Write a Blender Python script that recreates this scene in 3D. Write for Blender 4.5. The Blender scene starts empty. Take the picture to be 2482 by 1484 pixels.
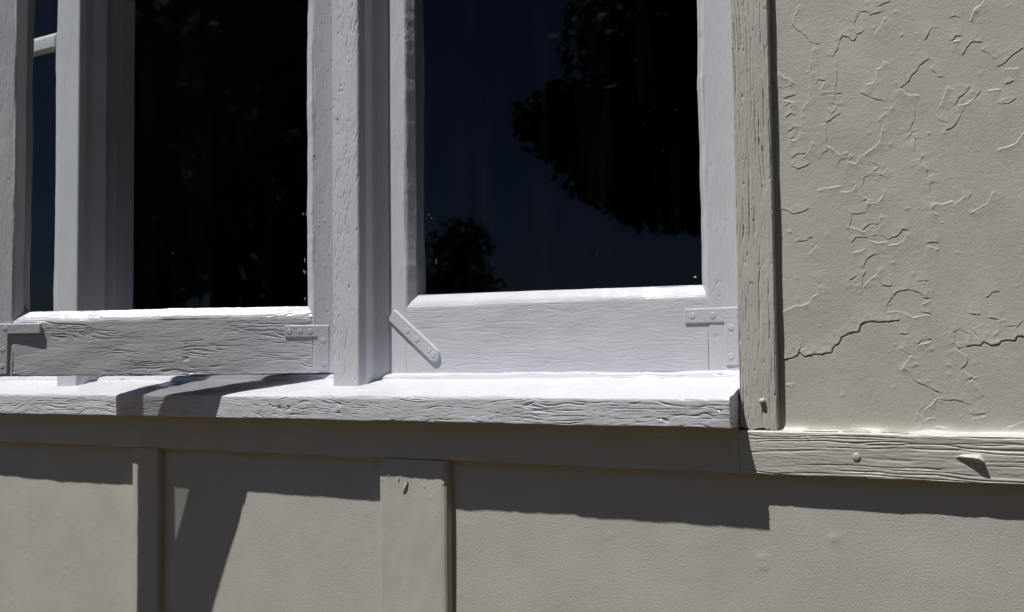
import bpy, math, random
import numpy as np
from mathutils import Matrix, Vector

scene = bpy.context.scene
ZC = 1.05                      # height of the lens above the ground; heights below are measured from the lens
# ------------------------------------------------------------------ camera
cam_data = bpy.data.cameras.new('camera')
cam_data.sensor_width = 36.0
cam_data.lens = 36.0 * 2699.0 / 2481.0
cam_data.clip_start = 0.02
cam_data.clip_end = 2000.0
cam = bpy.data.objects.new('camera', cam_data)
scene.collection.objects.link(cam)
R_, U_, F_ = (0.84922, 0.52792, -0.01136), (0.03802, -0.03967, 0.99849), (-0.52667, 0.84837, 0.05376)
cam.matrix_world = Matrix(((R_[0], U_[0], -F_[0], 0.0), (R_[1], U_[1], -F_[1], -1.2),
                           (R_[2], U_[2], -F_[2], ZC), (0, 0, 0, 1)))
scene.camera = cam
# ------------------------------------------------------------------ sky and sun
SUN = Vector((-0.788, -1.0, 3.08)).normalized()       # towards the sun
world = bpy.data.worlds.new('World')
scene.world = world
world.use_nodes = True
wn = world.node_tree
sky = wn.nodes.new('ShaderNodeTexSky')
sky.sky_type = 'NISHITA'
sky.sun_disc = False
sky.sun_elevation = math.asin(SUN.z)
sky.sun_rotation = math.atan2(SUN.x, SUN.y)
sky.altitude = 800.0
sky.air_density = 1.0
sky.dust_density = 0.1
sky.ozone_density = 4.0
bg = wn.nodes['Background']
bg.inputs['Strength'].default_value = 0.05
wn.links.new(sky.outputs['Color'], bg.inputs['Color'])
sun_data = bpy.data.lights.new('sun', 'SUN')
sun_data.energy = 5.0
sun_data.angle = math.radians(0.53)
sun_data.color = (1.0, 0.965, 0.91)
sun = bpy.data.objects.new('sun', sun_data)
sun.rotation_euler = SUN.to_track_quat('Z', 'Y').to_euler()
sun.location = (-3, -4, 12)
scene.collection.objects.link(sun)
scene.view_settings.view_transform = 'Standard'
scene.view_settings.look = 'None'
scene.view_settings.exposure = 0.03
scene.view_settings.gamma = 1.0
scene.view_settings.use_curve_mapping = False
scene.cycles.max_bounces = 10
scene.cycles.transparent_max_bounces = 24
scene.cycles.caustics_reflective = False
scene.cycles.caustics_refractive = False

col = scene.collection

# ------------------------------------------------------------------ noise
def _h(i, j, k, seed):
    n = (i.astype(np.int64) * 374761393 + j.astype(np.int64) * 668265263 + k.astype(np.int64) * 2147483647 + seed * 974634777) & 0xFFFFFFFF
    n = ((n ^ (n >> 13)) * 1274126177) & 0xFFFFFFFF
    n = ((n ^ (n >> 16)) * 2246822519) & 0xFFFFFFFF
    return ((n ^ (n >> 15)) & 0xFFFFFF) / float(0xFFFFFF) * 2.0 - 1.0

def noise(x, y, z=0.0, seed=0):
    x, y, z = np.broadcast_arrays(np.asarray(x, float), np.asarray(y, float), np.asarray(z, float))
    i, j, k = np.floor(x), np.floor(y), np.floor(z)
    fx, fy, fz = x - i, y - j, z - k
    fx, fy, fz = (t * t * t * (t * (t * 6 - 15) + 10) for t in (fx, fy, fz))
    r = 0.0
    for a in (0, 1):
        for b in (0, 1):
            for c in (0, 1):
                w = (fx if a else 1 - fx) * (fy if b else 1 - fy) * (fz if c else 1 - fz)
                r = r + w * _h(i + a, j + b, k + c, seed)
    return r

def fbm(x, y, z=0.0, seed=0, o=3):
    r, a = 0.0, 1.0
    for n in range(o):
        r = r + a * noise(x * 2 ** n, y * 2 ** n, np.asarray(z) * 2 ** n, seed + n * 17)
        a *= 0.5
    return r

def sstep(a, b, x):
    t = np.clip((x - a) / (b - a), 0, 1)
    return t * t * (3 - 2 * t)

# ------------------------------------------------------------------ materials
MATS = {}

def paint(name, base, rough, bump_scale, bump_dist, stretch=(1, 1, 1), var=0.05, spec=0.5, dirt=None, coat=0.0):
    m = bpy.data.materials.new(name)
    m.use_nodes = True
    nt = m.node_tree
    b = nt.nodes['Principled BSDF']
    b.inputs['Roughness'].default_value = rough
    b.inputs['Specular IOR Level'].default_value = spec
    if coat:
        b.inputs['Coat Weight'].default_value = coat
        b.inputs['Coat Roughness'].default_value = 0.12
    tc = nt.nodes.new('ShaderNodeTexCoord')
    mp = nt.nodes.new('ShaderNodeMapping')
    mp.inputs['Scale'].default_value = stretch
    nt.links.new(tc.outputs['Object'], mp.inputs['Vector'])
    n1 = nt.nodes.new('ShaderNodeTexNoise')
    n1.inputs['Scale'].default_value = bump_scale
    n1.inputs['Detail'].default_value = 4.0
    n1.inputs['Roughness'].default_value = 0.6
    nt.links.new(mp.outputs['Vector'], n1.inputs['Vector'])
    bp = nt.nodes.new('ShaderNodeBump')
    bp.inputs['Strength'].default_value = 1.0
    bp.inputs['Distance'].default_value = bump_dist
    nt.links.new(n1.outputs['Fac'], bp.inputs['Height'])
    nt.links.new(bp.outputs['Normal'], b.inputs['Normal'])
    n2 = nt.nodes.new('ShaderNodeTexNoise')
    n2.inputs['Scale'].default_value = 14.0
    n2.inputs['Detail'].default_value = 5.0
    nt.links.new(tc.outputs['Object'], n2.inputs['Vector'])
    mr = nt.nodes.new('ShaderNodeMapRange')
    mr.inputs['From Min'].default_value = 0.3
    mr.inputs['From Max'].default_value = 0.7
    mr.inputs['To Min'].default_value = 1.0 - var
    mr.inputs['To Max'].default_value = 1.0 + var
    nt.links.new(n2.outputs['Fac'], mr.inputs['Value'])
    mx = nt.nodes.new('ShaderNodeMix')
    mx.data_type = 'RGBA'
    mx.blend_type = 'MULTIPLY'
    mx.inputs['Factor'].default_value = 1.0
    mx.inputs['A'].default_value = (*base, 1)
    nt.links.new(mr.outputs['Result'], mx.inputs['B'])
    out = mx.outputs['Result']
    if dirt:                                  # worn patches and specks with a shape of their own
        dcol, dscale, dlow, dhigh = dirt
        n3 = nt.nodes.new('ShaderNodeTexNoise')
        n3.inputs['Scale'].default_value = dscale
        n3.inputs['Detail'].default_value = 6.0
        n3.inputs['Roughness'].default_value = 0.65
        nt.links.new(mp.outputs['Vector'], n3.inputs['Vector'])
        r3 = nt.nodes.new('ShaderNodeMapRange')
        r3.inputs['From Min'].default_value = dlow
        r3.inputs['From Max'].default_value = dhigh
        nt.links.new(n3.outputs['Fac'], r3.inputs['Value'])
        m3 = nt.nodes.new('ShaderNodeMix')
        m3.data_type = 'RGBA'
        nt.links.new(r3.outputs['Result'], m3.inputs['Factor'])
        nt.links.new(out, m3.inputs['A'])
        m3.inputs['B'].default_value = (*dcol, 1)
        out = m3.outputs['Result']
    nt.links.new(out, b.inputs['Base Color'])
    nr = nt.nodes.new('ShaderNodeMapRange')
    nr.inputs['To Min'].default_value = max(0.05, rough - 0.12)
    nr.inputs['To Max'].default_value = rough + 0.12
    nt.links.new(n2.outputs['Fac'], nr.inputs['Value'])
    nt.links.new(nr.outputs['Result'], b.inputs['Roughness'])
    MATS[name] = m
    return m

WHITE = (0.615, 0.628, 0.680)
BEIGE = (0.518, 0.515, 0.466)
paint('white_gloss_x', WHITE, 0.22, 300, 0.0004, (0.15, 1, 1), 0.03, dirt=((0.35, 0.34, 0.33), 60, 0.70, 0.80))
paint('white_gloss_z', WHITE, 0.22, 300, 0.0004, (1, 1, 0.15), 0.03, dirt=((0.35, 0.34, 0.33), 60, 0.70, 0.80))
paint('white_metal', (0.60, 0.605, 0.66), 0.26, 260, 0.0004, (1, 1, 1), 0.04)
paint('beige_wood_x', BEIGE, 0.42, 330, 0.0007, (0.12, 1, 1), 0.06, dirt=((0.30, 0.22, 0.15), 45, 0.70, 0.78))
paint('beige_wood_z', BEIGE, 0.42, 330, 0.0007, (1, 1, 0.12), 0.06, dirt=((0.30, 0.22, 0.15), 45, 0.71, 0.80))
paint('beige_stucco', BEIGE, 0.5, 460, 0.00042, (1, 1, 1), 0.05)
paint('beige_smooth', BEIGE, 0.45, 520, 0.00032, (1, 1, 1), 0.05)
paint('dark_steel', (0.10, 0.10, 0.10), 0.45, 300, 0.0004)
paint('bare_wood', (0.34, 0.27, 0.20), 0.7, 300, 0.0006, (0.2, 1, 1), 0.2)
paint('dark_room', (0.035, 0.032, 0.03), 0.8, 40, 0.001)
paint('soil', (0.070, 0.042, 0.022), 0.95, 9, 0.03, (1, 1, 1), 0.25, spec=0.1, dirt=((0.05, 0.05, 0.02), 1.3, 0.5, 0.62))
paint('bark', (0.10, 0.075, 0.055), 0.9, 20, 0.02, (1, 1, 0.2), 0.2, spec=0.2)
paint('leaf_dark', (0.035, 0.06, 0.022), 0.6, 30, 0.001, (1, 1, 1), 0.4, spec=0.3)
paint('leaf_olive', (0.05, 0.075, 0.025), 0.6, 30, 0.001, (1, 1, 1), 0.4, spec=0.3)
paint('roof_grey', (0.12, 0.115, 0.11), 0.9, 60, 0.004)

def glass_material():
    m = bpy.data.materials.new('window_glass')
    m.use_nodes = True
    nt = m.node_tree
    nt.nodes.remove(nt.nodes['Principled BSDF'])
    o = nt.nodes['Material Output']
    tr = nt.nodes.new('ShaderNodeBsdfTransparent')
    tr.inputs['Color'].default_value = (0.97, 0.985, 0.98, 1)
    gl = nt.nodes.new('ShaderNodeBsdfGlossy')
    gl.inputs['Roughness'].default_value = 0.022
    gl.inputs['Color'].default_value = (0.40, 0.42, 0.55, 1)
    fr = nt.nodes.new('ShaderNodeFresnel')
    ge = nt.nodes.new('ShaderNodeNewGeometry')        # the slab does not bend rays, so both faces use the outer angle
    ir = nt.nodes.new('ShaderNodeMapRange')
    ir.inputs['To Min'].default_value = 1.36
    ir.inputs['To Max'].default_value = 1.0 / 1.36
    nt.links.new(ge.outputs['Backfacing'], ir.inputs['Value'])
    nt.links.new(ir.outputs['Result'], fr.inputs['IOR'])
    mx = nt.nodes.new('ShaderNodeMixShader')
    nt.links.new(fr.outputs['Fac'], mx.inputs['Fac'])
    nt.links.new(tr.outputs[0], mx.inputs[1])
    nt.links.new(gl.outputs[0], mx.inputs[2])
    # a thin film of dust and streaks
    tc = nt.nodes.new('ShaderNodeTexCoord')
    mp = nt.nodes.new('ShaderNodeMapping')
    mp.inputs['Scale'].default_value = (1, 1, 0.12)
    nt.links.new(tc.outputs['Object'], mp.inputs['Vector'])
    n = nt.nodes.new('ShaderNodeTexNoise')
    n.inputs['Scale'].default_value = 38
    n.inputs['Detail'].default_value = 6
    nt.links.new(mp.outputs['Vector'], n.inputs['Vector'])
    r = nt.nodes.new('ShaderNodeMapRange')
    r.inputs['From Min'].default_value = 0.52
    r.inputs['From Max'].default_value = 0.85
    r.inputs['To Min'].default_value = 0.0
    r.inputs['To Max'].default_value = 0.005
    nt.links.new(n.outputs['Fac'], r.inputs['Value'])
    df = nt.nodes.new('ShaderNodeBsdfDiffuse')
    df.inputs['Color'].default_value = (0.5, 0.5, 0.5, 1)
    m2 = nt.nodes.new('ShaderNodeMixShader')
    nt.links.new(r.outputs['Result'], m2.inputs['Fac'])
    nt.links.new(mx.outputs[0], m2.inputs[1])
    nt.links.new(df.outputs[0], m2.inputs[2])
    nt.links.new(m2.outputs[0], o.inputs['Surface'])
    MATS['window_glass'] = m
glass_material()

# ------------------------------------------------------------------ object helpers
def link(name, me, mat=None, parent=None, smooth=None):
    o = bpy.data.objects.new(name, me)
    col.objects.link(o)
    if mat and me is not None:
        me.materials.append(MATS[mat])
    if parent is not None:
        o.parent = parent
    return o

def thing(name, label, cat, loc=(0, 0, 0), rz=0.0, group=None):
    o = bpy.data.objects.new(name, None)
    o.empty_display_size = 0.05
    col.objects.link(o)
    o.location = loc
    o.rotation_euler = (0, 0, rz)
    tag(o, label, cat, group)
    return o

def tag(o, label=None, cat=None, group=None, kind=None):
    for k, v in (('label', label), ('category', cat), ('group', group), ('kind', kind)):
        if v:
            o[k] = v
    return o

def quads_mesh(name, V, Q, smooth=True, extra=()):
    """V (n,3), Q (m,4) ints, extra = list of n-gons (flat)."""
    me = bpy.data.meshes.new(name)
    V = np.asarray(V, np.float32)
    Q = np.asarray(Q, np.int32).reshape(-1, 4)
    loops = [Q.ravel()] + [np.asarray(e, np.int32) for e in extra]
    tot = np.concatenate([np.full(len(Q), 4, np.int32), np.asarray([len(e) for e in extra], np.int32)])
    start = np.concatenate([[0], np.cumsum(tot)[:-1]]).astype(np.int32)
    lv = np.concatenate(loops).astype(np.int32)
    me.vertices.add(len(V))
    me.vertices.foreach_set('co', V.ravel())
    me.loops.add(len(lv))
    me.loops.foreach_set('vertex_index', lv)
    me.polygons.add(len(tot))
    me.polygons.foreach_set('loop_start', start)
    me.polygons.foreach_set('loop_total', tot)
    sm = np.ones(len(tot), bool) if smooth else np.zeros(len(tot), bool)
    sm[len(Q):] = False
    me.polygons.foreach_set('use_smooth', sm)
    me.update(calc_edges=True)
    me.validate()
    return me

def grid_mesh(name, X, Zv, Yf):
    """Upright sheet: X, Zv 1-D coordinate arrays, Yf height outwards (nz, nx)."""
    XX, ZZ = np.meshgrid(X, Zv)
    V = np.stack([XX, -Yf, ZZ], -1).reshape(-1, 3)
    nx, nz = len(X), len(Zv)
    a = (np.arange(nz - 1)[:, None] * nx + np.arange(nx - 1)[None]).ravel()
    return quads_mesh(name, V, np.stack([a, a + 1, a + nx + 1, a + nx], -1))

def round_poly(pts, r, n=4):
    """Round every corner of a closed 2-D polygon. pts entries (a, b) or (a, b, r)."""
    out = []
    N = len(pts)
    for i in range(N):
        p = np.array(pts[i][:2], float)
        rr = pts[i][2] if len(pts[i]) > 2 else r
        a = np.array(pts[i - 1][:2], float) - p
        b = np.array(pts[(i + 1) % N][:2], float) - p
        la, lb = np.linalg.norm(a), np.linalg.norm(b)
        t = min(rr, la * 0.45, lb * 0.45)
        p0, p1 = p + a / la * t, p + b / lb * t
        for s in np.linspace(0, 1, n + 1):
            out.append((1 - s) ** 2 * p0 + 2 * s * (1 - s) * p + s * s * p1)
    return np.array(out)

def sample_profile(poly, fine, coarse, isfine):
    P, Nn = [], []
    N = len(poly)
    area = 0.5 * sum(poly[i - 1][0] * poly[i][1] - poly[i][0] * poly[i - 1][1] for i in range(N))
    sgn = 1.0 if area > 0 else -1.0
    seg = [poly[(i + 1) % N] - poly[i] for i in range(N)]
    nor = []
    for d in seg:
        L = np.linalg.norm(d) + 1e-12
        nor.append(sgn * np.array([d[1], -d[0]]) / L)
    for i in range(N):
        L = np.linalg.norm(seg[i])
        if L < 1e-7:
            continue
        st = fine if isfine(nor[i]) else coarse
        m = max(1, int(math.ceil(L / st)))
        n0 = nor[i - 1] + nor[i]
        n0 = n0 / (np.linalg.norm(n0) + 1e-9)
        for t in range(m):
            P.append(poly[i] + seg[i] * t / m)
            Nn.append(n0 if t == 0 else nor[i])
    return np.array(P), np.array(Nn), sgn

def lsamples(l0, l1, d0, d1, fine, coarse=0.03):
    """Length samples: fine between d0 and d1, coarse outside."""
    d0, d1 = max(l0, d0), min(l1, d1)
    a = [np.linspace(l0, d0, max(2, int((d0 - l0) / coarse) + 2))[:-1]] if d0 > l0 + 1e-6 else []
    a.append(np.linspace(d0, d1, max(2, int((d1 - d0) / fine) + 1)))
    if d1 < l1 - 1e-6:
        a.append(np.linspace(d1, l1, max(2, int((l1 - d1) / coarse) + 2))[1:])
    return np.concatenate(a)

def sweep(name, pts, axis, L, mat, parent, disp=None, r=0.002, fine=0.0008, coarse=0.006, isfine=None, endnoise=0.0, warp=None):
    """A board: closed profile swept along an axis.
    axis 'Z': pts are (x, y); axis 'X': pts are (y, z).  disp(l, q, a, b, na, nb) -> outward displacement."""
    if isfine is None:
        isfine = (lambda n: n[1] < -0.1 or n[0] > 0.3) if axis == 'Z' else (lambda n: n[0] < -0.1 or n[1] > 0.3)
    P, Nn, sgn = sample_profile(round_poly(pts, r), fine, coarse, isfine)
    q = np.concatenate([[0], np.cumsum(np.linalg.norm(np.diff(P, axis=0), axis=1))])
    M, K = len(L), len(P)
    l = np.repeat(L[:, None], K, 1)
    Q = np.repeat(q[None], M, 0)
    A = np.repeat(P[None, :, 0], M, 0)
    B = np.repeat(P[None, :, 1], M, 0)
    NA, NB = np.repeat(Nn[None, :, 0], M, 0), np.repeat(Nn[None, :, 1], M, 0)
    h = disp(l, Q, A, B, NA, NB) if disp else np.zeros_like(l)
    A = A + NA * h
    B = B + NB * h
    if endnoise:
        e = endnoise * fbm(A * 180, B * 180, 0.0, 91)
        l = l.copy()
        l[0] += e[0]
        l[-1] += e[-1]
    if warp:
        A, B, l = warp(A, B, l)
    V = np.stack([A, B, l], -1) if axis == 'Z' else np.stack([l, A, B], -1)
    V = V.reshape(-1, 3)
    i = np.arange(M - 1)[:, None] * K
    j = np.arange(K)[None]
    j2 = (j + 1) % K
    F = np.stack([i + j, i + j2, i + K + j2, i + K + j], -1).reshape(-1, 4)
    if sgn < 0:
        F = F[:, ::-1]
    # end caps: fans round the centre, flat shaded, on their own vertices
    c0, c1 = V[:K], V[-K:]
    n0 = len(V)
    V = np.concatenate([V, c0, c1])
    e0 = list(range(n0, n0 + K))
    e1 = list(range(n0 + K, n0 + 2 * K))
    if sgn > 0:
        e0 = e0[::-1]
    else:
        e1 = e1[::-1]
    me = quads_mesh(name, V, F, True, [e0, e1])
    return link(name, me, mat, parent)

def box(name, a, b, mat, parent, bevel=0.0):
    x0, y0, z0 = a
    x1, y1, z1 = b
    V = [(x, y, z) for z in (z0, z1) for y in (y0, y1) for x in (x0, x1)]
    Q = [(0, 2, 3, 1), (4, 5, 7, 6), (0, 1, 5, 4), (2, 6, 7, 3), (0, 4, 6, 2), (1, 3, 7, 5)]
    me = quads_mesh(name, V, Q, False)
    o = link(name, me, mat, parent)
    if bevel:
        m = o.modifiers.new('bevel', 'BEVEL')
        m.width = bevel
        m.segments = 2
    return o

# ------------------------------------------------------------------ wood relief
def grain(seed, lam=0.0034, depth=0.0005, warp=0.004, run=0.05, patch=(0.10, 0.02), keep=0.0, lump=0.0005, fibre=0.00012,
          slant=0.0, sharp=0.16, wob=0.0):
    """Weathered grain: broken grooves along the board, patchy, under thick paint."""
    def f(l, q, a, b, na, nb):
        qq = q + warp * fbm(l / 0.16, q / 0.03, 0.0, seed, 3) + slant * l + wob * noise(l / 0.018, q / 0.006, 0, seed + 71)
        ph = qq / lam
        row = np.floor(ph)
        fr = np.abs(ph - row - 0.5)
        g = np.exp(-(fr / sharp) ** 2)
        br = noise(l / run, row * 7.31, 0.0, seed + 3) + 0.6 * noise(l / (run * 0.3), row * 3.7, 0.0, seed + 5)
        m = sstep(-0.15, 0.55, br)
        pm = sstep(-0.35 - keep, 0.35 - keep, fbm(l / patch[0], q / patch[1], 0.0, seed + 9, 2))
        h = -depth * g * m * pm
        h = h + lump * fbm(l / 0.06, q / 0.025, 0.0, seed + 13, 2)
        h = h + fibre * noise(l / 0.006, q / 0.0016, 0.0, seed + 29)
        return h
    return f

def add(*fs):
    return lambda *a: sum(f(*a) for f in fs)

def nicks(seed, density=0.25, depth=0.001, size=0.006):
    def f(l, q, a, b, na, nb):
        n = noise(l / size, q / size, 0.0, seed) * 0.6 + 0.5 * noise(l / (size * 0.4), q / (size * 0.4), 0.0, seed + 1)
        t = 0.80 - 1.2 * density
        return -depth * sstep(t, t + 0.22, n)
    return f

def blobs(seed, density=0.2, height=0.0008, size=0.005):
    f0 = nicks(seed, density, -height, size)
    return f0

# ------------------------------------------------------------------ the ground
def make_ground():
    xs = np.concatenate([[-600, -150, -60], np.linspace(-25, 25, 60), [60, 150, 600]])
    ys = np.concatenate([[-600, -150, -60], np.linspace(-30, 10, 50), [60, 150, 600]])
    XX, YY = np.meshgrid(xs, ys)
    ZZ = 0.05 * fbm(XX / 4.0, YY / 4.0, 0, 5) * (np.abs(YY + 12) < 15)
    ZZ = np.where(YY > -1.6, 0.0, ZZ)
    V = np.stack([XX, YY, ZZ], -1).reshape(-1, 3)
    nx = len(xs)
    a = (np.arange(len(ys) - 1)[:, None] * nx + np.arange(nx - 1)[None]).ravel()
    me = quads_mesh('ground', V, np.stack([a, a + 1, a + nx + 1, a + nx], -1))
    tag(link('ground', me, 'soil'), 'bare brown yard soil with patches of dry grass', 'ground', kind='structure')
make_ground()

# ------------------------------------------------------------------ the house wall and its boards
TD, CD, SD, HD = 0.0119, 0.0096, 0.0371, 0.0320     # trim, casing and sill stand proud; sashes set back
ZT0, ZT1 = -0.1215, -0.0745                         # trim board bottom and top
X0, X1 = -3.6, 1.6                                  # ends of the wall
ZB, ZH = -ZC, 1.75                                  # ground and eaves, from the lens
XC0, XC1 = -0.4424, -0.3997                         # casing beside the right sash
WL = -2.235                                         # left end of the window opening
wall = thing('house_wall', 'beige painted stucco house wall with wooden trim boards below the window', 'wall', (0, 0, ZC))

CRACKS = """L -3674,3943 -3722,3853 -3752,3755
D -3752,3755 -3682,3656 -3608,3598 -3550,3513 -3476,3485
D -3295,3329 -3249,3404 -3224,3496 -3195,3524 -3144,3505 -3109,3458 -3073,3456 -3043,3518 -2992,3531
D -3052,3704 -3008,3755 -2943,3751 -2923,3732
D -2888,3704 -2782,3717
D -2808,3778 -2758,3798 -2709,3806
L -2763,3631 -2800,3557 -2858,3494
L -3907,3228 -3862,3175 -3794,3142 -3742,3097
D -3742,3097 -3788,3058 -3865,3046 -3919,3061
D -3853,2930 -3791,2945 -3745,2953
L -3853,2908 -3785,2883 -3794,2839
D -3734,2808 -3729,2717 -3781,2754 -3835,2723
D -3809,2561 -3762,2593 -3710,2556
L -3810,2516 -3803,2469 -3758,2449 -3712,2474 -3696,2524
l -3529,3426 -3554,3325 -3577,3028 -3584,2878 -3627,2832 -3668,2724 -3675,2605 -3739,2613
D -3495,3046 -3478,3088 -3405,3063
L -3405,3055 -3452,2980
L -3445,2949 -3313,2930
D -3453,2913 -3233,2900
d -3268,3236 -3269,3043 -3291,2912 -3316,2812
D -3316,2797 -3280,2777 -3297,2720 -3334,2696
D -3261,2674 -3343,2630 -3395,2607
d -3403,2586 -3402,2348
L -3402,2348 -3330,2303 -3266,2236 -3185,2264 -3165,2233 -3181,2161 -3089,2115 -3066,2185 -2972,2233 -2885,2289 -2835,2341 -2810,2468 -2802,2510
D -2802,2518 -2843,2559
L -2842,2566 -2792,2610 -2735,2646 -2721,2666 -2755,2675
L -2783,3161 -2806,3120 -2848,3112 -2858,3026 -2880,2971 -2951,2960 -2974,2897
D -3018,2874 -2955,2836 -2871,2788 -2788,2755
D -2281,3460 -2310,3401 -2338,3356
D -2332,3126 -2407,3088 -2436,3035 -2491,2993 -2534,2921 -2604,2873
L -2605,2859 -2552,2794 -2443,2772
L -1764,3657 -1798,3607 -1850,3589 -1884,3532 -1905,3479
D -2086,3533 -2053,3541 -2021,3521
D -2074,3297 -2046,3331 -2007,3324
L -2068,3282 -2015,3281
D -1981,3134 -1946,3199 -1886,3245 -1823,3228
d -1800,3140 -1695,3040
D -1647,2957 -1550,3025 -1436,3096
D -2068,2628 -2040,2688 -1974,2727 -1940,2778
D -1985,2575 -2020,2510 -2061,2445 -2108,2388 -2161,2374
d -2231,2481 -2172,2446
L -2043,2611 -1958,2621 -1892,2674
D -1832,2728 -1879,2659
L -2155,2802 -2176,2756 -2219,2642
d -2469,2611 -2471,2526 -2529,2419 -2484,2314 -2480,2221
L -1446,2252 -1504,2171 -1592,2133 -1680,2116
d -2435,2131 -2418,2029 -2366,1975 -2375,1905 -2336,1852 -2345,1775
L -2425,2037 -2366,1989
L -2375,1891 -2336,1859
D -3778,2263 -3739,2293 -3649,2289
D -3788,2159 -3721,2126 -3615,2163
L -3579,2398 -3595,2325 -3649,2271
D -3464,2229 -3441,2278 -3403,2289
D -3283,2128 -3260,2184 -3202,2185
D -3032,1869 -3007,1968 -2881,1962 -2817,1971
L -2817,1978 -2781,2032
D -2926,2112 -2850,2060 -2907,2016
L -2964,2007 -2852,1996
l -3503,1876 -3385,1887 -3290,1896
L -3262,1832 -3140,1835 -3110,1883
D -1665,2574 -1578,2562 -1514,2601
L -1658,2601 -1576,2624
L -1749,2724 -1661,2725
L -1591,2921 -1492,2913
D -1584,2769 -1533,2782
D -2301,3015 -2231,2926 -2197,2928
D -3030,3715 -3061,3661
d -3914,1696 -3864,1684 -3807,1633 -3700,1646 -3633,1673
L -3048,1790 -2987,1729 -3005,1644
L -2989,1674 -2881,1688 -2834,1731 -2824,1786
D -3022,1582 -3147,1584 -3156,1529 -3182,1443
L -3182,1443 -3097,1421 -3028,1384
D -3035,1409 -2972,1459 -2872,1451
L -2862,1521 -2873,1412 -2928,1385
D -3732,1330 -3667,1326 -3600,1362
L -3555,1253 -3613,1192
D -3147,1290 -3115,1327 -3006,1320 -2961,1293
D -2937,1330 -2853,1332 -2815,1298
L -2961,1285 -2885,1256 -2809,1263
D -2770,1287 -2679,1320 -2632,1379 -2603,1369
L -2765,1224 -2689,1227 -2628,1262 -2604,1322
L -3135,1170 -3041,1195
D -3038,1014 -3005,1091 -2950,1127 -2904,1132
D -3032,942 -3057,904 -3061,747
L -3044,809 -2988,869 -2918,913 -2885,982
D -3134,908 -3190,880
L -3190,872 -3168,823 -3129,816
L -3934,570 -3808,621 -3643,647 -3593,722 -3544,745 -3529,816
D -3540,873 -3579,919
B -3926,39 -3839,54 -3781,82 -3763,127 -3732,82 -3696,62 -3658,84 -3496,94 -3408,105 -3391,164 -3318,218 -3301,268 -3205,314 -3112,321 -3094,394 -3055,420 -2993,430 -2863,418 -2712,429
D -2822,534 -2813,596 -2773,656 -2719,716 -2673,737 -2591,744 -2496,714 -2453,681
L -2823,521 -2724,527 -2636,504 -2555,455 -2408,476
D -2458,506 -2400,491
L -2448,597 -2389,625
D -2439,655 -2388,643
D -2505,186 -2482,216 -2401,226
L -2505,173 -2417,192
D -2679,289 -2635,281
L -2643,250 -2661,150 -2706,136
D -2699,128 -2647,96 -2589,68
L -2593,49 -2643,-11 -2674,-65
D -2675,-72 -2610,-126 -2567,-195 -2452,-254 -2366,-302 -2309,-324
L -2311,-377 -2369,-393 -2393,-468
D -2319,-392 -2113,-406 -2029,-443
D -2155,291 -2104,320 -2021,273
d -2155,284 -2151,179 -2125,103
L -2125,103 -2070,65 -2035,42
D -2036,27 -2052,-40 -2088,-70
L -2075,-115 -2006,-145 -1940,-257 -1901,-338
l -2021,266 -2038,184
B -2032,146 -1913,151 -1877,188 -1803,149 -1733,170 -1719,192 -1590,196 -1569,240 -1510,231
D -1808,423 -1746,407
L -1740,392 -1743,303 -1785,260
L -2323,1624 -2214,1614 -2134,1638 -2107,1613 -2012,1673
D -2325,1555 -2294,1598
L -2325,1547 -2282,1513
D -1978,1639 -1956,1675
l -1732,1700 -1761,1672 -1798,1586 -1954,1501
D -2378,1221 -2299,1216
L -2365,1182 -2300,1158
D -1828,639 -1786,682 -1737,687
D -1987,471 -1917,464
D -1646,337 -1606,336
D -1566,328 -1524,378
L -3912,-232 -3846,-224
D -1978,309 -1951,264 -1911,218
D -2485,829 -2419,828
D -2837,799 -2777,789
L -2568,-590 -2543,-521 -2480,-596 -2385,-580
L -2469,-497 -2410,-451 -2342,-375
D -2020,-537 -1901,-528
L -2000,-581 -1902,-558
l -1672,-657 -1604,-634 -1550,-611
L -2358,-665 -2258,-676
D -2480,-604 -2487,-688"""

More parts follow.
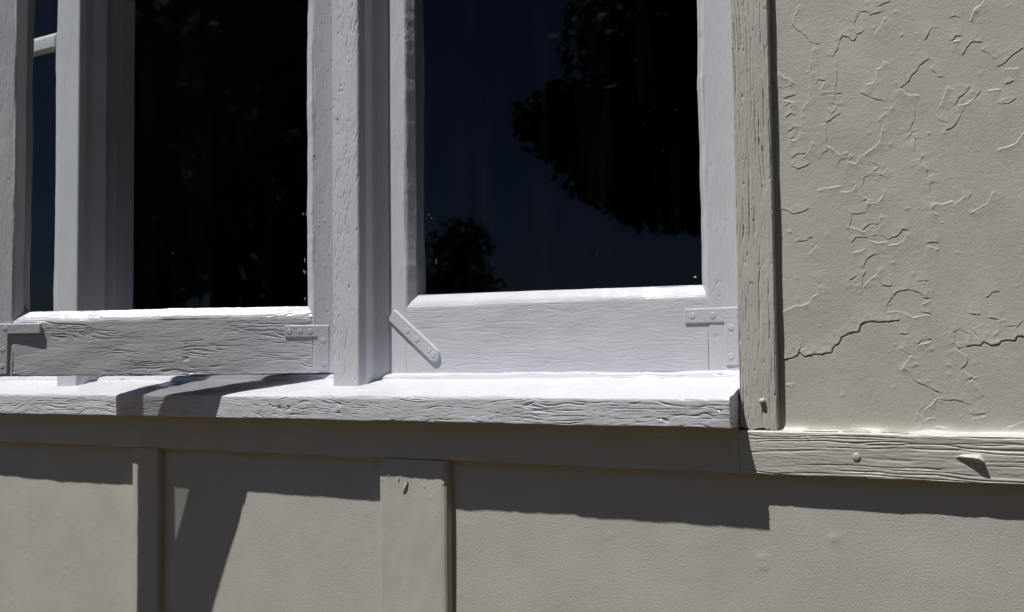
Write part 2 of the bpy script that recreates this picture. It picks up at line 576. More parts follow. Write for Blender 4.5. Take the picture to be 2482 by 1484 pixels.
def upper_wall():
    X = np.concatenate([np.linspace(-0.43, -0.412, 4), np.arange(-0.410, -0.1, 0.00062), np.linspace(-0.098, X1, 40)])
    Z = np.concatenate([np.linspace(ZT1 - 0.01, -0.09 + 0.012, 3), np.arange(-0.0775, 0.50, 0.00062), np.linspace(0.505, ZH, 40)])
    Z = np.unique(np.round(Z, 6))
    XX, ZZ = np.meshgrid(X, Z)
    H = 0.0003 * fbm(XX / 0.07, ZZ / 0.07, 0, 3, 2) + 0.00004 * fbm(XX / 0.005, ZZ / 0.004, 0, 7, 2)
    rnd = random.Random(4)
    LIFT = np.zeros_like(H)
    for ln in CRACKS.split('\n'):
        t, *ps = ln.split()
        p = np.array([[float(v) * 1e-4 for v in s.split(',')] for s in ps])
        # break the traced line into a finer ragged one
        for seg, e in ((0.0075, 0.0013), (0.0028, 0.0005)):
            fine_p = [p[0]]
            for a, b in zip(p[:-1], p[1:]):
                n = max(1, int(round(np.linalg.norm(b - a) / seg)))
                for k in range(1, n + 1):
                    j = 0.0 if k == n else e
                    fine_p.append(a + (b - a) * k / n + np.array([rnd.uniform(-j, j), rnd.uniform(-j, j)]))
            p = np.array(fine_p)
        p = np.array(fine_p)
        x0, x1, z0, z1 = p[:, 0].min() - .025, p[:, 0].max() + .025, p[:, 1].min() - .025, p[:, 1].max() + .025
        ix = np.where((X > x0) & (X < x1))[0]
        iz = np.where((Z > z0) & (Z < z1))[0]
        if not len(ix) or not len(iz):
            continue
        sx, sz = slice(ix[0], ix[-1] + 1), slice(iz[0], iz[-1] + 1)
        gx, gz = XX[sz, sx], ZZ[sz, sx]
        best = np.full(gx.shape, 9.0)
        sd = np.zeros(gx.shape)
        atend = np.zeros(gx.shape, bool)
        for si, (a, b) in enumerate(zip(p[:-1], p[1:])):
            d = b - a
            L2 = max(d @ d, 1e-10)
            tt = np.clip(((gx - a[0]) * d[0] + (gz - a[1]) * d[1]) / L2, 0, 1)
            px, pz = gx - a[0] - tt * d[0], gz - a[1] - tt * d[1]
            dist = np.hypot(px, pz)
            m = dist < best
            best = np.where(m, dist, best)
            atend = np.where(m, ((tt <= 0) & (si == 0)) | ((tt >= 1) & (si == len(p) - 2)), atend)
            # signed towards the light (up and to the left)
            nrm = np.array([-d[1], d[0]])
            nn = np.linalg.norm(nrm) + 1e-9
            nrm = nrm / nn
            if nrm @ np.array([-0.25, 0.97]) < 0:
                nrm = -nrm
            sd = np.where(m, px * nrm[0] + pz * nrm[1], sd)
        amp = {'D': 0.00040, 'L': 0.00046, 'd': 0.00036, 'l': 0.00040, 'B': 0.00078}[t]
        amp = amp * (0.88 + 0.38 * noise(gx / 0.0045, gz / 0.0045, 0, 300))       # broken here and there
        wide = np.exp(-best / 0.0075) * sstep(0.022, 0.006, best)
        wide = wide * np.where(atend, np.exp(-np.clip(best ** 2 - sd ** 2, 0, 1) / 0.0022 ** 2), 1.0)      # no step beyond the ends of the crack
        if t in 'DdB':      # the upper flake stands proud and shades the crack
            up = amp * wide * sstep(-0.0003, 0.0003, sd)
            H[sz, sx] -= amp * (1.6 if t == 'B' else 0.6) * np.exp(-((sd + 0.0004) / 0.0005) ** 2) * (best < 0.0018)
        else:               # the lower flake lifts its lip to the light
            up = amp * wide * sstep(-0.0005, 0.0005, -sd)
            H[sz, sx] += amp * 0.25 * np.exp(-((sd + 0.0006) / 0.0007) ** 2) * (best < 0.0020)
        LIFT[sz, sx] = np.maximum(LIFT[sz, sx], up)
    H += LIFT
    # paint blobs and blisters
    for k in range(90):
        bx, bz, br = rnd.uniform(-0.39, -0.14), rnd.uniform(-0.07, 0.47), rnd.uniform(0.0010, 0.0028)
        m = np.exp(-(((XX - bx) / br) ** 2 + ((ZZ - bz) / (br * rnd.uniform(0.6, 1.2))) ** 2))
        H += rnd.uniform(0.0001, 0.0004) * m
    # paint and putty thickened into a fillet along the trim
    H += 0.008 * np.exp(-np.clip(ZZ - (ZT1 - 0.001), 0, 1) / 0.0035) * (1 + 0.5 * fbm(XX / 0.03, ZZ / 0.02, 0, 33, 2)) * (XX > -0.5)
    me = grid_mesh('stucco_panel', X, Z, H)
    o = link('stucco_panel', me, 'beige_smooth', wall)
    o['label'] = 'cracked and flaking painted stucco beside the window'
upper_wall()

def lower_wall():
    X = np.concatenate([np.linspace(X0, -1.92, 30), np.arange(-1.9, -0.1, 0.0028), np.linspace(-0.095, X1, 30)])
    Z = np.concatenate([np.linspace(ZB, -0.46, 20), np.arange(-0.45, ZT0 + 0.012, 0.0025)])
    XX, ZZ = np.meshgrid(X, Z)
    H = 0.0006 * fbm(XX / 0.16, ZZ / 0.16, 0, 43, 2) + 0.00003 * fbm(XX / 0.012, ZZ / 0.009, 0, 47, 2)
    rnd = random.Random(9)
    for k in range(60):
        bx, bz, br = rnd.uniform(-1.8, -0.14), rnd.uniform(-0.42, -0.14), rnd.uniform(0.0025, 0.0045)
        H += rnd.uniform(0.0001, 0.0004) * np.exp(-(((XX - bx) / br) ** 2 + ((ZZ - bz) / br) ** 2))
    for bx, bz, br, bh in ((-0.4245, -0.2150, 0.006, 0.0007), (-0.4225, -0.2240, 0.005, 0.0007), (-0.3441, -0.1877, 0.006, 0.0006)):
        H += bh * np.exp(-(((XX - bx) / br) ** 2 + ((ZZ - bz) / (br * 0.8)) ** 2))
    link('lower_panel', grid_mesh('lower_panel', X, Z, H), 'beige_stucco', wall)
lower_wall()

# the rest of the wall: left of the window and over it, plain
def plain_panel(name, x0, x1, z0, z1):
    X, Z = np.linspace(x0, x1, 60), np.linspace(z0, z1, 40)
    XX, ZZ = np.meshgrid(X, Z)
    link(name, grid_mesh(name, X, Z, 0.0008 * fbm(XX / 0.08, ZZ / 0.08, 0, 3, 3)), 'beige_stucco', wall)
plain_panel('stucco_panel', X0, WL - 0.03, ZT1 - 0.01, ZH)
plain_panel('stucco_panel', WL - 0.03, -0.43, 1.16, ZH)

# horizontal trim board under the sill and along the stucco
trim = sweep('trim_board', [(-TD, ZT0, 0.0012), (-TD, ZT1, 0.0022), (0.004, ZT1 + 0.003), (0.004, ZT0)], 'X',
             lsamples(-0.4428, X1, -0.4428, -0.10, 0.0016), 'beige_wood_x', wall,
             add(grain(11, 0.0031, 0.00085, 0.007, 0.20, (0.25, 0.02), 0.45, 0.0003, 0.00008, sharp=0.17, wob=0.0002), grain(17, 0.0063, 0.0005, 0.006, 0.10, (0.25, 0.03), 0.1, 0.0, 0.0, sharp=0.12)),
             fine=0.00055)
sweep('trim_board', [(-TD, ZT0, 0.0012), (-TD, -0.0690, 0.001), (0.004, -0.0690), (0.004, ZT0)], 'X',
      lsamples(X0, -0.4432, -1.9, -0.4432, 0.004), 'beige_wood_x', wall,
      add(grain(14, 0.0040, 0.0004, 0.006, 0.12, (0.2, 0.02), 0.0, 0.0006, 0.0001)), fine=0.0012)

# vertical battens on the lower wall
def batten(xa, xb, seed, rr, l0=ZB):
    return sweep('batten', [(xa, -TD + 0.0003, 0.0015), (xb, -TD + 0.0003, rr), (xb, 0.008), (xa, 0.008)], 'Z',
                 lsamples(l0, ZT0 - 0.0006, -0.45, ZT0 - 0.0006, 0.002), 'beige_smooth', wall,
                 add(grain(seed, 0.006, 0.00005, 0.004, 0.08, (0.2, 0.03), -0.2, 0.0004, 0.00003), lambda l, q, *r: blobs(seed + 4, 0.12, 0.0010, 0.005)(l, q, *r) * sstep(-0.19, -0.14, l)), fine=0.0010)
batten(-1.4480, -1.3890, 21, 0.005)
batten(-0.9500, -0.8400, 23, 0.014)
batten(-2.0300, -1.9600, 25, 0.005)
batten(-0.0300, 0.0700, 27, 0.006)
batten(0.6000, 0.7000, 28, 0.006)

# casings at either side of the window and over it
def casing(xa, xb, seed, l0):
    return sweep('window_casing', [(xa, -CD, 0.0015), (xb, -CD, 0.0015), (xb, 0.004), (xa, 0.030)], 'Z',
                 lsamples(l0, 1.24, l0, 0.50, 0.0014), 'beige_wood_z', wall,
                 add(grain(seed, 0.0036, 0.0012, 0.004, 0.055, (0.15, 0.02), 0.45, 0.0003, 0.00010, sharp=0.14, wob=0.0005),
                     lambda l, q, *r: nicks(seed + 3, 0.10, 0.0009, 0.0022)(l * 0.25, q, *r), lambda l, q, *r: blobs(seed + 7, 0.10, 0.0005, 0.0020)(l * 0.6, q, *r)), fine=0.00048, endnoise=0.002)
casing_right = casing(XC0, XC1, 31, ZT1 + 0.0025)
casing(WL - 0.037, WL, 35, -0.0690 + 0.001)
box('window_casing', (WL, -CD, 1.155), (XC0, 0.004, 1.235), 'beige_wood_x', wall, 0.002)

def nail_head(x, z, d, r, parent, h=0.0016):
    n = 12
    V = [(x, -d - h, z)]
    for rr, hh in ((0.55, 0.92), (0.9, 0.55), (1.0, -0.4)):
        for k in range(n):
            t = 2 * math.pi * k / n
            V.append((x + r * rr * math.cos(t), -d - h * hh, z + r * rr * math.sin(t)))
    F = [(0, 1 + k, 1 + (k + 1) % n) for k in range(n)]
    for ring in (0, 1):
        for k in range(n):
            a, b = 1 + ring * n + k, 1 + ring * n + (k + 1) % n
            F.append((a, a + n, b + n, b))
    me = bpy.data.meshes.new('nail_head')
    me.from_pydata(V, [], F)
    for p in me.polygons:
        p.use_smooth = True
    return link('nail_head', me, 'beige_wood_z', parent)
nail_head(-0.4155, -0.042, CD, 0.0038, casing_right, 0.0042)
nail_head(-0.3146, -0.0995, TD, 0.0046, trim, 0.0010)

def wood_chip():
    """A lifted wedge of wood on the trim board, casting a pointed shadow."""
    x0, x1, z = -0.2180, -0.1885, -0.0965
    P = [(x0, -TD, z), (x0 + 0.005, -TD - 0.0016, z + 0.0016), (x1 - 0.006, -TD - 0.0062, z + 0.0004), (x1, -TD - 0.0058, z - 0.0030),
         (x1 + 0.0012, -TD - 0.0040, z - 0.0060), (x1, -TD + 0.001, z - 0.0070), (x0 + 0.004, -TD + 0.001, z - 0.0020),
         (x1 - 0.004, -TD + 0.001, z + 0.0046), (x0 + 0.010, -TD + 0.001, z + 0.0040)]
    F = [(0, 6, 5, 4, 3, 2, 1), (1, 2, 7, 8), (0, 1, 8), (2, 3, 7), (3, 4, 5, 7)]
    me = bpy.data.meshes.new('wood_chip')
    me.from_pydata(P, [], F)
    o = link('wood_chip', me, 'beige_wood_x', trim)
    b = o.modifiers.new('bevel', 'BEVEL')
    b.width = 0.0008
    b.segments = 2
    o['label'] = 'lifted splinter of wood with a pointed shadow'
wood_chip()

def drip(parent, x, z, length, ang, w, d, name='paint_drip'):
    n, m = 8, 9
    V, F = [], []
    for i in range(m):
        t = i / (m - 1)
        ww = w * (0.25 + 0.75 * math.sin(math.pi * min(1, t * 0.85 + 0.12)))
        cx, cz = x - math.sin(ang) * length * t, z - math.cos(ang) * length * t
        for k in range(n):
            a = math.pi * k / (n - 1)
            V.append((cx + math.cos(a) * ww * math.cos(ang), -d + 0.0006 - math.sin(a) * ww * 0.9, cz - math.cos(a) * ww * math.sin(ang)))
    for i in range(m - 1):
        for k in range(n - 1):
            F.append((i * n + k, i * n + k + 1, (i + 1) * n + k + 1, (i + 1) * n + k))
    F += [tuple(range(n)), tuple(range((m - 1) * n, m * n))[::-1]]
    me = bpy.data.meshes.new(name)
    me.from_pydata(V, [], F)
    for p in me.polygons:
        p.use_smooth = True
    return link(name, me, 'beige_wood_z', parent)
drip(wall, -0.9035, -0.1510, 0.018, 0.45, 0.0026, TD)
drip(wall, -0.9180, -0.1440, 0.010, 0.10, 0.0016, TD)

# ------------------------------------------------------------------ the window frame: sill, posts, head
frame = thing('window_frame', 'white wooden window frame with thick weathered sill and upright posts', 'window frame', (0, 0, ZC))
XS1 = -0.4437
def sill_disp(l, q, a, b, na, nb):
    front = sstep(-0.5, -0.9, na)
    g1 = grain(41, 0.0026, 0.0007, 0.010, 0.050, (0.15, 0.02), 0.25, 0.0004, 0.00010, sharp=0.18, wob=0.0007)(l, q, a, b, na, nb) + grain(57, 0.0046, 0.0010, 0.014, 0.018, (0.10, 0.02), -0.05, 0.0, 0.0, sharp=0.10, wob=0.0016)(l, q, a, b, na, nb)
    nk = nicks(44, 0.05, 0.0013, 0.005)(l * 0.22, q, a, b, na, nb)
    top = 0.0010 * fbm(l / 0.10, q / 0.03, 0, 46, 3) + 0.00025 * noise(l / 0.02, q / 0.003, 0, 48) + 0.0008 * sstep(0.75, 1.0, noise(l / 0.006, q / 0.006, 0, 50))
    edge = 0.0006 * fbm(l / 0.05, 0 * q, 0, 49, 3)
    return front * (g1 + nk) + (1 - front) * top + edge * 0.6
sweep('sill', [(-SD, -0.0705, 0.0015), (-SD, -0.0378, 0.0045), (0.0270, -0.0165, 0.001), (0.0300, -0.0102, 0.002), (0.0372, -0.0086, 0.001), (0.075, -0.0092), (0.075, -0.0685)],
      'X', lsamples(WL - 0.03, XS1, -1.92, XS1, 0.0019), 'white_gloss_x', frame, sill_disp, fine=0.0006, endnoise=0.0016)
def post(x0, x1, seed, rough=1.0):
    """Front face x0..x1 at d=0, stepped right side running back to the glazing line."""
    y1 = 0.105
    pts = [(x0, 0.0005, 0.0015), (x1, 0.0005, 0.0025), (x1 + 0.0070, 0.0095, 0.001), (x1 + 0.0090, 0.0215, 0.003), (x1 + 0.0220, 0.0325, 0.003),
           (x1 + 0.0262, 0.0374, 0.001), (x1 + 0.006, 0.0376, 0.001), (x1 + 0.006, 0.074, 0.001), (x1 + 0.016, 0.0745, 0.001), (x1 + 0.016, y1), (x0 - 0.012, y1), (x0 - 0.012, 0.0745), (x0, 0.074)]
    return sweep('post', pts, 'Z', lsamples(-0.040, 1.12, -0.04, 0.52, 0.0020), 'white_gloss_z', frame,
                 lambda l, q, a, b_, na, nb: add(grain(seed, 0.0050, 0.0008, 0.003, 0.016, (0.10, 0.02), 0.2, 0.0003, 0.00010, slant=-0.20, sharp=0.15, wob=0.001), nicks(seed + 2, 0.08, 0.0010, 0.004))(l, q, a, b_, na, nb) * (0.10 + 0.90 * rough * sstep(-0.6, -0.95, nb)),
                 fine=0.0009)
post(-1.0430, -0.9970, 61)
post(-1.6560, -1.6060, 64, 0.25)
box('head', (WL, 0.004, 1.12), (XC0, 0.105, 1.17), 'white_gloss_x', frame, 0.002)
box('jamb', (XC0 + 0.0005, 0.0305, -0.05), (XC0 + 0.03, 0.105, 1.12), 'white_gloss_z', frame, 0.001)
box('jamb', (WL - 0.03, 0.0305, -0.05), (WL - 0.0005, 0.105, 1.12), 'white_gloss_z', frame, 0.001)

# ------------------------------------------------------------------ sashes
def screw(x, y, z, r, parent, mat='white_metal'):
    n = 12
    V = [(x, y - r * 0.05, z)]
    for rr, hh in ((0.6, 0.05), (0.9, 0.08), (1.1, -0.2)):
        for k in range(n):
            t = 2 * math.pi * k / n
            V.append((x + r * rr * math.cos(t), y - r * hh, z + r * rr * math.sin(t)))
    F = [(0, 1 + k, 1 + (k + 1) % n) for k in range(n)]
    for ring in (0, 1):
        for k in range(n):
            a, b = 1 + ring * n + k, 1 + ring * n + (k + 1) % n
            F.append((a, a + n, b + n, b))
    me = bpy.data.meshes.new('screw_head')
    me.from_pydata(V, [], F)
    for p in me.polygons:
        p.use_smooth = True
    return link('screw_head', me, mat, parent)

def plate(name, outline, y0, th, parent, mat='white_metal', bevel=0.0010, lift=None):
    """Flat metal plate from an outline in (x, z), front at y0 - th."""
    n = len(outline)
    lf = lift or (lambda x, z: 0.0)
    V = [(x, y0 - th - lf(x, z), z) for x, z in outline] + [(x, y0 + 0.0015, z) for x, z in outline]
    F = [tuple(range(n))]
    for k in range(n):
        F.append((k, k + n, (k + 1) % n + n, (k + 1) % n))
    F.append(tuple(range(n, 2 * n))[::-1])
    area = sum(outline[i - 1][0] * outline[i][1] - outline[i][0] * outline[i - 1][1] for i in range(n))
    if area < 0:
        F = [f[::-1] for f in F]
    me = bpy.data.meshes.new(name)
    me.from_pydata(V, [], F)
    o = link(name, me, mat, parent)
    b = o.modifiers.new('bevel', 'BEVEL')
    b.width = bevel
    b.segments = 3
    return o

def corner_brace(parent, xo, zt, xl, zb, w, screws, flip=1, th=0.0009, lift=None):
    """L plate: outer top corner (xo, zt); arm to xl, leg down to zb."""
    s = -1 if xl < xo else 1
    out = [(xo, zt), (xo, zb), (xo + s * w * 0.95, zb), (xo + s * w, zt - w), (xl, zt - w), (xl, zt)]
    o = plate('corner_brace', out, 0.0, th, parent, lift=lift)
    for x, z in screws:
        screw(x, -th - (lift(x, z) if lift else 0), z, 0.0040, o)
    return o

T = 0.038            # sash thickness
GY = 0.012           # glass depth behind the front face
STOP = 1.105         # sash height

def sash(name, label, loc, rz, xr, gr, gl, xl, zb, gz_r, gz_l, seed, rail_disp, stile_w=0.0, fine=0.0009, dense=True, vis=(0.0, 0.55)):
    """Local x runs left (negative) from the right-hand edge xr; glass between gl and gr; rail bottom zb, glass from gz."""
    s = thing(name, label, 'window sash', loc, rz, 'casement window sashes')
    bv = 0.0095
    ed = lambda sd: (lambda l, q, a, b, na, nb: (0.0013 * fbm(l / 0.11, 0 * q, 0, sd, 3) + 0.0002 * noise(l / 0.010, 0 * q, 0, sd + 5)) * sstep(0.05, 0.4, np.abs(na * nb)))
    zt = zb + STOP
    # right and left stiles: flat face, glazing bevel down to the glass, rebate behind
    lv = lsamples(zb, zt, vis[0] + zb, vis[1], 0.0020 if dense else 0.01)
    st = add(grain(seed, 0.0055, 0.00010, 0.004, 0.03, (0.1, 0.02), -0.2, 0.0003, 0.00005), ed(seed + 1), nicks(seed + 2, 0.05, 0.0007, 0.004), blobs(seed + 6, 0.02, 0.0006, 0.003))
    sweep('stile', [(xr, 0.0, 0.0015), (xr, T), (gr + 0.004, T), (gr, GY + 0.004, 0.0005), (gr, GY - 0.0005, 0.0008), (gr + bv, 0.0, 0.004)][::-1], 'Z', lv, 'white_gloss_z', s, st, fine=fine,
          isfine=lambda n: n[1] < 0.2)
    st2 = add(grain(seed + 40, 0.0055, 0.00014, 0.004, 0.03, (0.1, 0.02), -0.1, 0.0003, 0.00006), ed(seed + 41), nicks(seed + 42, 0.05, 0.0007, 0.004))
    sweep('stile', [(xl, 0.0, 0.0015), (gl - bv, 0.0, 0.004), (gl, GY - 0.0005, 0.0008), (gl, GY + 0.004, 0.0005), (gl - 0.004, T), (xl, T)], 'Z', lv, 'white_gloss_z', s, st2, fine=fine,
          isfine=lambda n: n[1] < 0.2)
    # bottom rail between the stiles, its bevel a little out of level
    xa, xb = gl - bv - 0.0004, gr + bv + 0.0004
    g0 = 0.5 * (gz_r + gz_l)
    tilt = (gz_r - gz_l) / (gr - gl)
    def wrp(A, B, l):
        k = np.clip((B - (g0 - 0.03)) / 0.02, 0, 1)
        return A, B + k * tilt * (l - 0.5 * (gr + gl)), l
    rb = add(rail_disp, ed(seed + 20))
    sweep('bottom_rail', [(0.0004, zb, 0.001), (0.0004, g0 - 0.0125, 0.006), (GY - 0.0005, g0, 0.0012), (GY + 0.004, g0, 0.0005), (T, g0 - 0.003), (T, zb)], 'X',
          np.linspace(xa, xb, 300 if dense else 40), 'white_gloss_x', s, rb, fine=0.00058 if dense else 0.002, warp=wrp)
    # putty where bevels meet in the lower corners
    # muntin half way up and top rail
    zm = 0.58 
    sweep('muntin', [(0.0015, zm, 0.001), (0.0015, zm + 0.020, 0.001), (GY - 0.001, zm + 0.029), (T - 0.004, zm + 0.026), (T - 0.004, zm + 0.003), (GY - 0.001, zm - 0.006)], 'X',
          np.linspace(gl - 0.002, gr + 0.002, 60), 'white_gloss_x', s, grain(seed + 8, 0.005, 0.0001, 0.002, 0.05), fine=0.0015)
    sweep('top_rail', [(0.0004, zt - 0.0005, 0.001), (0.0004, zt - 0.055, 0.002), (GY, zt - 0.066), (T, zt - 0.066), (T, zt - 0.0005)][::-1], 'X', np.linspace(xa, xb, 40), 'white_gloss_x', s, None, fine=0.004)
    for za, zc in ((min(gz_r, gz_l) - 0.012, zm + 0.011), (zm + 0.013, zt - 0.060)):
        box('glass_pane', (gl - 0.006, GY, za), (gr + 0.006, GY + 0.003, zc), 'window_glass', s)
    return s

def flecks(parent, spots, name='paint_flecks'):
    """Specks and smears of white paint left on the glass: too small to count."""
    V, F = [], []
    rnd = random.Random(len(spots) * 7 + 1)
    for x, z, w, h in spots:
        n = 7
        b = len(V)
        V.append((x, GY - 0.0007, z))
        for k in range(n):
            t = 2 * math.pi * k / n
            r = rnd.uniform(0.6, 1.2)
            V.append((x + w * r * math.cos(t), GY - 0.0001, z + h * r * math.sin(t)))
        for k in range(n):
            F.append((b, b + 1 + k, b + 1 + (k + 1) % n))
    me = bpy.data.meshes.new(name)
    me.from_pydata(V, [], F)
    return tag(link(name, me, 'white_metal', parent), kind='stuff')

# right sash, shut
ZR = -0.0098
HR = 0.0380
right = sash('window_sash', 'shut white window sash beside the beige casing, its diagonal metal strap at lower left', (-0.4405, HR, ZC), 0.0,
             -0.0005, -0.0667, -0.4920, -0.5500, ZR, 0.0945, 0.1005, 101,
             grain(110, 0.0034, 0.00022, 0.006, 0.05, (0.12, 0.03), 0.1, 0.0003, 0.00006, sharp=0.2))
ox = 0.4425
corner_brace(right, -0.4610 + ox, 0.0655, -0.5280 + ox, -0.0020, 0.0172, [(-0.5180 + ox, 0.0570), (-0.4925 + ox, 0.0565), (-0.4700 + ox, 0.0420), (-0.4705 + ox, 0.0080)], th=0.0012)
def strap():
    a, b = np.array([-0.9690 + ox, 0.0735]), np.array([-0.8960 + ox, 0.0166])
    d = (b - a) / np.linalg.norm(b - a)
    n = np.array([-d[1], d[0]])
    w = 0.0092
    out = [a + n * w, a - n * w * 0.9]
    for k in range(9):
        t = -math.pi / 2 + math.pi * k / 8
        out.append(b + d * w * math.cos(t) + n * w * math.sin(t))
    o = plate('diagonal_strap', [tuple(p) for p in out], 0.0, 0.0032, right, bevel=0.0012)
    for k, rr in ((0.40, 0.0042), (0.62, 0.0046), (0.90, 0.0036), (1.0, 0.0046)):
        p = a + (b - a) * k
        screw(p[0], -0.0032, p[1], rr, o)
    o['label'] = 'painted-over diagonal metal strap with round screws'
strap()
rnd = random.Random(3)
sp = [(-0.4870 + ox - 0.40 + rnd.uniform(-0.004, 0.006), rnd.uniform(0.12, 0.5), rnd.uniform(0.0004, 0.0011), rnd.uniform(0.0006, 0.0028)) for k in range(0)]
for k in range(30):
    sp.append((rnd.uniform(-0.485, -0.072), rnd.uniform(0.115, 0.50), rnd.uniform(0.0002, 0.0004), rnd.uniform(0.0002, 0.0005)))
for k in range(0):
    sp.append((rnd.uniform(-0.42, -0.20), rnd.uniform(0.103, 0.112), rnd.uniform(0.003, 0.012), 0.00014))
sp += [(-0.4580, 0.1460, 0.0006, 0.0042), (-0.4650, 0.2060, 0.0005, 0.0028), (-0.4700, 0.2110, 0.0005, 0.0022),
       (-0.0760, 0.1040, 0.0022, 0.0016)]
flecks(right, sp)

# middle sash, swung open on the post
TH = math.radians(26.2)
leftrail = add(grain(120, 0.0034, 0.0008, 0.012, 0.035, (0.13, 0.035), 0.15, 0.0003, 0.00006, sharp=0.25, wob=0.0009))
opened = sash('window_sash', 'white window sash swung open between the two posts, casting a shadow on the sill', (-1.0709, HD, ZC), TH,
              0.012, -0.0400, -0.4766, -0.5226, -0.0068, 0.0905, 0.0895, 131, leftrail)
corner_brace(opened, -0.0054, 0.0623, -0.0709, -0.0045, 0.0168, [(-0.0640, 0.0535), (-0.0480, 0.0540), (-0.0330, 0.0535), (-0.0135, 0.0400), (-0.0130, 0.0060)])
corner_brace(opened, -0.5080, 0.0710, -0.4422, -0.0040, 0.0150, [(-0.4970, 0.0640), (-0.5010, 0.0330), (-0.5010, 0.0080)], th=0.0022,
             lift=lambda x, z: max(0.0, (x + 0.500) / 0.058) * 0.0018)
sp = []
for k in range(20):
    sp.append((rnd.uniform(-0.47, -0.045), rnd.uniform(0.095, 0.5), rnd.uniform(0.0002, 0.0005), rnd.uniform(0.0002, 0.0006)))
for k in range(0):
    sp.append((rnd.uniform(-0.16, -0.045), rnd.uniform(0.091, 0.098), rnd.uniform(0.002, 0.008), rnd.uniform(0.0003, 0.0008)))
for k in range(6):
    sp.append((rnd.uniform(-0.047, -0.042), rnd.uniform(0.10, 0.24), 0.0005, rnd.uniform(0.001, 0.004)))
flecks(opened, sp)

# left sash, shut, seen through the glass of the open one
sash('window_sash', 'shut white window sash with a cross bar, seen behind the glass of the open sash', (-1.6620, 0.0380, ZC), 0.0,
     -0.0005, -0.0665, -0.4895, -0.5560, ZR, 0.0945, 0.0965, 161, grain(165, 0.0042, 0.0003, 0.006, 0.05), fine=0.002, dense=False)

# ------------------------------------------------------------------ the dark room behind the glass
def room():
    x0, x1, y0, y1, z0, z1 = -4.2, 1.4, 0.12, 4.2, -0.85, 1.7
    V = [(x, y, z) for z in (z0, z1) for y in (y0, y1) for x in (x0, x1)]
    r = thing('room', 'unlit dark room behind the window glass', 'room', (0, 0, ZC))
    r['kind'] = 'structure'
    for nm, f in (('floor', (0, 1, 3, 2)), ('ceiling', (4, 6, 7, 5)), ('back_wall', (2, 3, 7, 6)), ('side_wall', (0, 2, 6, 4)), ('side_wall', (1, 5, 7, 3))):
        me = bpy.data.meshes.new(nm)
        me.from_pydata([V[i] for i in f], [], [(0, 1, 2, 3)])
        link(nm, me, 'dark_room', r)
    # the inside of the house wall round the opening
    for a, b in (((x0, 0.106, z0), (WL - 0.03, 0.12, z1)), ((XC0 + 0.03, 0.106, z0), (x1, 0.12, z1)), ((WL - 0.03, 0.106, z0), (XC0 + 0.03, 0.12, -0.07)), ((WL - 0.03, 0.106, 1.13), (XC0 + 0.03, 0.12, z1))):
        box('wall_lining', a, b, 'dark_room', r)
room()
# end walls and roof of the house, out of the picture
def shell():
    for xe in (X0, X1):
        box('end_wall', (xe - 0.08, 0.002, ZB), (xe + 0.08, 5.0, ZH + 0.1), 'beige_stucco', wall)
    box('back_wall', (X0, 4.9, ZB), (X1, 5.06, ZH + 0.1), 'beige_stucco', wall)
    box('roof', (X0 - 0.2, -0.12, ZH + 0.002), (X1 + 0.2, 5.2, ZH + 0.14), 'roof_grey', wall)
shell()

# ------------------------------------------------------------------ trees across the yard, mirrored in the panes
def tree(label, az, dist, base_h, cr, cz, n_leaf, leaf, seed, mat='leaf_dark', squash=1.0, group='trees across the yard'):
    rnd = random.Random(seed)
    rg = np.random.default_rng(seed)
    x, y = -0.7 - math.sin(az) * dist, -math.cos(az) * dist
    t = thing('tree', label, 'tree', (x, y, 0), rnd.uniform(0, 6), group)
    V, F = [], []
    def limb(p, q, r0, r1, n=7):
        p, q = Vector(p), Vector(q)
        d = (q - p).normalized()
        u = d.orthogonal().normalized()
        w = d.cross(u)
        b = len(V)
        for c, r in ((p, r0), ((p + q) / 2 + u * r0 * 0.4, (r0 + r1) / 2), (q, r1)):
            for k in range(n):
                a = 2 * math.pi * k / n
                V.append(tuple(c + u * math.cos(a) * r + w * math.sin(a) * r))
        for i in range(2):
            for k in range(n):
                F.append((b + i * n + k, b + i * n + (k + 1) % n, b + (i + 1) * n + (k + 1) % n, b + (i + 1) * n + k))
    limb((0, 0, -0.1), (0.1, 0, cz), 0.10 * cr ** 0.7 + 0.05, 0.05 * cr ** 0.7)
    clumps = []
    for k in range(26):
        a, e = rnd.uniform(0, 6.28), rnd.uniform(-0.8, 1.2)
        rr = cr * rnd.uniform(0.35, 0.92)
        c = (math.cos(a) * math.cos(e) * rr, math.sin(a) * math.cos(e) * rr, cz + math.sin(e) * rr * squash)
        clumps.append((c, cr * rnd.uniform(0.22, 0.42)))
        s = rnd.uniform(0.45, 0.95)
        limb((0.1 * s, 0, base_h + (cz - base_h) * s), c, 0.035 * cr ** 0.7, 0.008)
    me = bpy.data.meshes.new('trunk')
    me.from_pydata(V, [], F)
    link('trunk', me, 'bark', t)
    C = np.array([c for c, r in clumps])
    Rr = np.array([r for c, r in clumps])
    idx = rg.integers(0, len(C), n_leaf)
    d = rg.normal(size=(n_leaf, 3))
    d /= np.linalg.norm(d, axis=1)[:, None]
    pos = C[idx] + d * (Rr[idx] * rg.uniform(0.2, 1.08, n_leaf) ** 0.6)[:, None] * np.array([1, 1, 0.8 * squash])
    u = rg.normal(size=(n_leaf, 3))
    u /= np.linalg.norm(u, axis=1)[:, None]
    w = np.cross(u, rg.normal(size=(n_leaf, 3)))
    w /= np.linalg.norm(w, axis=1)[:, None]
    sz = leaf * rg.uniform(0.6, 1.3, n_leaf)[:, None]
    LV = np.stack([pos - u * sz, pos - w * sz * 0.5, pos + u * sz, pos + w * sz * 0.5], 1).reshape(-1, 3)
    link('crown', quads_mesh('crown', LV, np.arange(len(LV)).reshape(-1, 4), False), mat, t)
D = math.radians
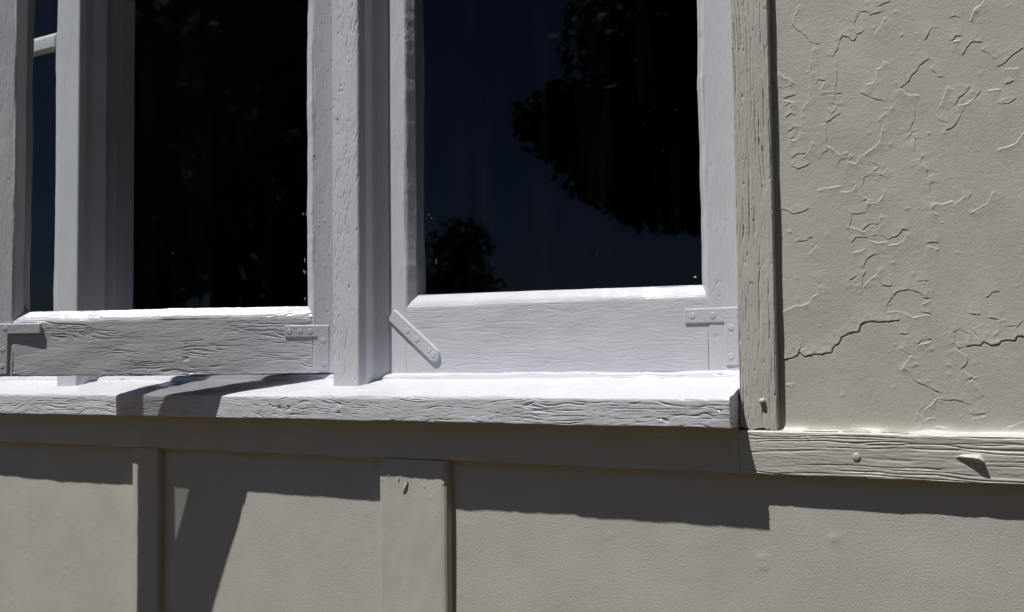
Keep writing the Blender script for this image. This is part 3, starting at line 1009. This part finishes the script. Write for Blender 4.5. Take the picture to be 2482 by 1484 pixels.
tree('tall dark tree mirrored at the right of the right-hand pane', D(18.5), 14.0, 2.2, 3.4, 4.75, 36000, 0.10, 201, squash=0.85)
tree('low round bush mirrored at the lower left of the right-hand pane', D(36.5), 17.0, 0.6, 2.0, 1.5, 15000, 0.08, 202, 'leaf_olive')
tree('broad dark tree mirrored in the open sash', D(-3.0), 11.0, 1.0, 2.9, 3.3, 11000, 0.14, 203, squash=1.2)
tree('second dark tree standing beside the broad one', D(-17.0), 13.0, 1.2, 2.6, 3.4, 9000, 0.14, 204, squash=1.1)
tree('slim dark tree standing behind the broad one', D(6.0), 19.0, 1.6, 3.0, 4.6, 9000, 0.18, 205, 'leaf_olive', squash=1.2)

def sky_blocker():  # leaf mass added out of view to cut sky fill on the wall
    """Added belt of leaf quads at both yard sides, blocking low sky: one mass, nobody could count it."""
    rg = np.random.default_rng(77)
    n = 34000
    az = np.where(rg.random(n) < 0.5, rg.uniform(D(-88), D(-20), n), rg.uniform(D(66), D(88), n))
    di = rg.uniform(8.5, 12.5, n)
    top = 7.0 + 1.6 * noise(az * 9, di * 0.3, 0, 5)
    z = top * rg.random(n) ** 0.7
    pos = np.stack([-0.7 - np.sin(az) * di, -np.cos(az) * di, z], -1)
    u = rg.normal(size=(n, 3)); u /= np.linalg.norm(u, axis=1)[:, None]
    w = np.cross(u, rg.normal(size=(n, 3))); w /= np.linalg.norm(w, axis=1)[:, None]
    s = 0.22 * rg.uniform(0.6, 1.3, n)[:, None]
    LV = np.stack([pos - u * s, pos - w * s * 0.6, pos + u * s, pos + w * s * 0.6], 1).reshape(-1, 3)
    tag(link('sky_blocker', quads_mesh('sky_blocker', LV, np.arange(len(LV)).reshape(-1, 4), False), 'leaf_dark'), 'added belt of dark leaves at the yard sides, blocking low sky light', 'trees', kind='stuff')
sky_blocker()

def bare_patch(x0, x1, z, seed):
    """Paint worn off the ledge over the trim board, brown wood showing."""
    n = 14
    V, F = [], []
    for i in range(n):
        x = x0 + (x1 - x0) * i / (n - 1)
        w = 0.0006 * math.sin(math.pi * i / (n - 1)) * (1 + 0.6 * float(noise(i * 0.7, seed)))
        zz = z + 0.0006 * float(noise(i * 0.5, seed + 3.3))
        y = -0.0072
        V += [(x, y - 0.0024, zz - w), (x, y + 0.0012, zz + w + 0.0002)]
    F = [(2 * i, 2 * i + 2, 2 * i + 3, 2 * i + 1) for i in range(n - 1)]
    me = bpy.data.meshes.new('bare_wood')
    me.from_pydata(V, [], F)
    link('bare_wood', me, 'bare_wood', trim)
bare_patch(-0.372, -0.335, -0.0712, 1)
bare_patch(-0.330, -0.300, -0.0715, 2)
bare_patch(-0.290, -0.262, -0.0718, 3)
